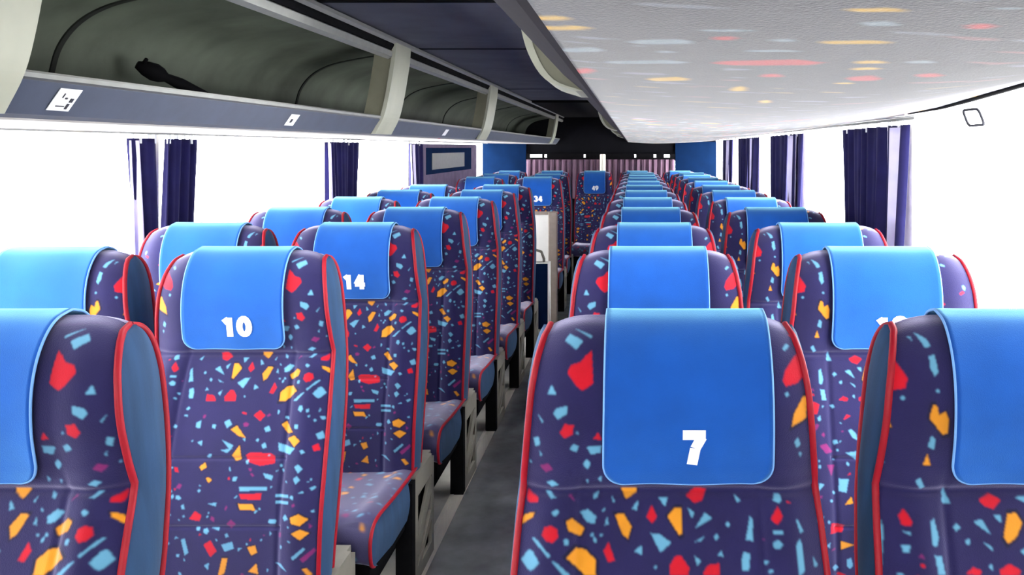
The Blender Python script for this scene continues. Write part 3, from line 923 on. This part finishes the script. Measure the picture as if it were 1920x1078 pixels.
# closing piece between right rack and window top
b = MB(); b.sweep([(XR - .10, cz(.112)), (XR - .0, cz(.112)), (XR, cz(.40)), (XR - .10, cz(.40))], [2.9, YB])
struct('trim_42', b, M['wall'])

# labels stuck on the left fascia
def sticker(y, w_, h_, x, z, label, marks):
    b = MB()
    def pt(u, v, o=0):   # on the sloping fascia, v from its lower edge
        t = v / .061
        return (AX - .437 + .035 * t + o * .82, y + u, cz(.052 + .050 * t - o * .57))
    def quad(u0, u1, v0, v1, o, mi):
        vs = [pt(u0, v0, o), pt(u1, v0, o), pt(u1, v1, o), pt(u0, v1, o)] + [pt(u0, v0, o + .001), pt(u1, v0, o + .001), pt(u1, v1, o + .001), pt(u0, v1, o + .001)]
        b.add(vs, [(0, 1, 2, 3), (7, 6, 5, 4), (0, 4, 5, 1), (1, 5, 6, 2), (2, 6, 7, 3), (3, 7, 4, 0)], mi)
    v0 = .011
    quad(-w_ / 2, w_ / 2, v0, v0 + h_, .0012, 0)
    for (u0, u1, a, c) in marks:
        quad(-w_ / 2 + u0 * w_, -w_ / 2 + u1 * w_, v0 + a * h_, v0 + c * h_, .0025, 1)
    o = b.build('number_label', [M['sticker'], M['ink']])
    tag(o, label, 'label')
sticker(1.345, .052, .042, 0, 0, 'white row label with small dark marks on the left rack fascia, largest', [(.70, .80, .1, .35), (.72, .85, .42, .6), (.45, .55, .55, .62), (.25, .62, .2, .24), (.3, .33, .6, .8)])
sticker(2.25, .055, .036, 0, 0, 'small white label farther along the left rack fascia', [(.3, .5, .3, .6)])
sticker(4.1, .07, .036, 0, 0, 'tiny white label on the left fascia between the second and third dividers', [])
# dark folded strap bundle leaning in the near rack bay
b = MB()
def lp(px, py, d): return ((px - VX) * d / FPX, d, CAMH + (VY - py) * d / FPX)
p0, p1 = Vector((-1.262, 2.12, cz(.212))), Vector((-1.12, 2.26, cz(.125)))
pts = [p0.lerp(p1, t) for t in (0, .1, .2, .28, .34, .5, .7, .9, 1)]
b.tube(pts, [.010, .020, .024, .020, .012, .016, .013, .010, .006], 9)
for k in range(5):
    a = p0.lerp(p1, .05 + k * .05); b.tube([a, a + Vector((.02 - .012 * k, -.01, .018 - .004 * k))], .005, 6)
o = b.build('folded_bundle', M['black'], smooth=True); tag(o, 'black folded bundle lying in the near bay of the left luggage rack', 'bundle')

# mauve panel with a pale small window on the left wall
b = MB(); xw = XL + .02
y0, y1 = 7.15, 9.75; zt, zb = cz(.035), cz(-.42)
b.box(xw - .01, xw + .02, y0, y1, zb, zt)
dp = struct('door_1', b, M['mauve_panel'], bevel=.01)
b = MB(); b.box(xw + .02, xw + .028, 7.55, 9.0, cz(-.20), cz(-.05)); o = b.build('window_pane', M['rail'], dp); o['label'] = 'pale frosted pane'
b = MB(); b.box(xw + .018, xw + .024, 7.35, 9.4, cz(-.24), cz(-.0)); o = b.build('pane_surround', M['navy_panel'], dp)

# middle stairwell: white partition, post, low dark guard with handle
r_ = empty('partition', (-.95, 6.98, PZ)); tag(r_, 'bright white partition panel with taupe edge post beside the middle doorway', 'partition')
b = MB(); b.box(-.35, .25, -.012, .012, .0, .91); b.build('panel', M['white_panel'], r_)
b = MB(); b.box(.25, .325, -.03, .03, .0, .93); b.build('post', M['brown_post'], r_, bevel=.008)
b = MB(); b.box(-.35, .325, -.02, .02, .91, .935); b.build('top_cap', M['brown_post'], r_)
r_ = empty('guard_rail', (-.72, 6.52, PZ)); tag(r_, 'low dark guard panel with white frame and curved grab handle by the left doorway', 'guard rail')
b = MB(); b.box(-.25, .06, -.01, .01, .05, .56); b.build('panel', M['navy_panel'], r_)
b = MB(); b.tube([(-.26, 0, 0), (-.26, 0, .575), (.07, 0, .575), (.07, 0, 0)], .014, 10); b.build('frame', M['white_panel'], r_, smooth=True)
b = MB(); b.tube([(-.12, 0, .575), (-.11, 0, .64), (-.05, 0, .675), (.01, 0, .655), (.03, 0, .60), (.03, 0, .575)], .011, 10); b.build('handle', M['grey_plastic'], r_, smooth=True)

# thin outlined marking on the right window
b = MB()
yc = 2.55; zc = .113; xg = XR - .004
q = [(-.085, .022), (.085, .022), (.085, -.022), (-.085, -.022)]
pts = []
for cx_, cz_, a0 in [(.045, .010, 0), (-.045, .010, 90), (-.045, -.010, 180), (.045, -.010, 270)]:
    for k in range(4):
        a = math.radians(a0 + k * 30)
        pts.append((xg, yc + cx_ + .014 * math.cos(a) + 1.0 * (cz_ + .014 * math.sin(a)), cz(zc - .02) + cz_ * 1.1 + .014 * math.sin(a)))
b.tube(pts, .0045, 6, closed=True)
o = b.build('window_marking', M['ink'], smooth=True); tag(o, 'thin grey rounded outline marking on the bright right window', 'marking')
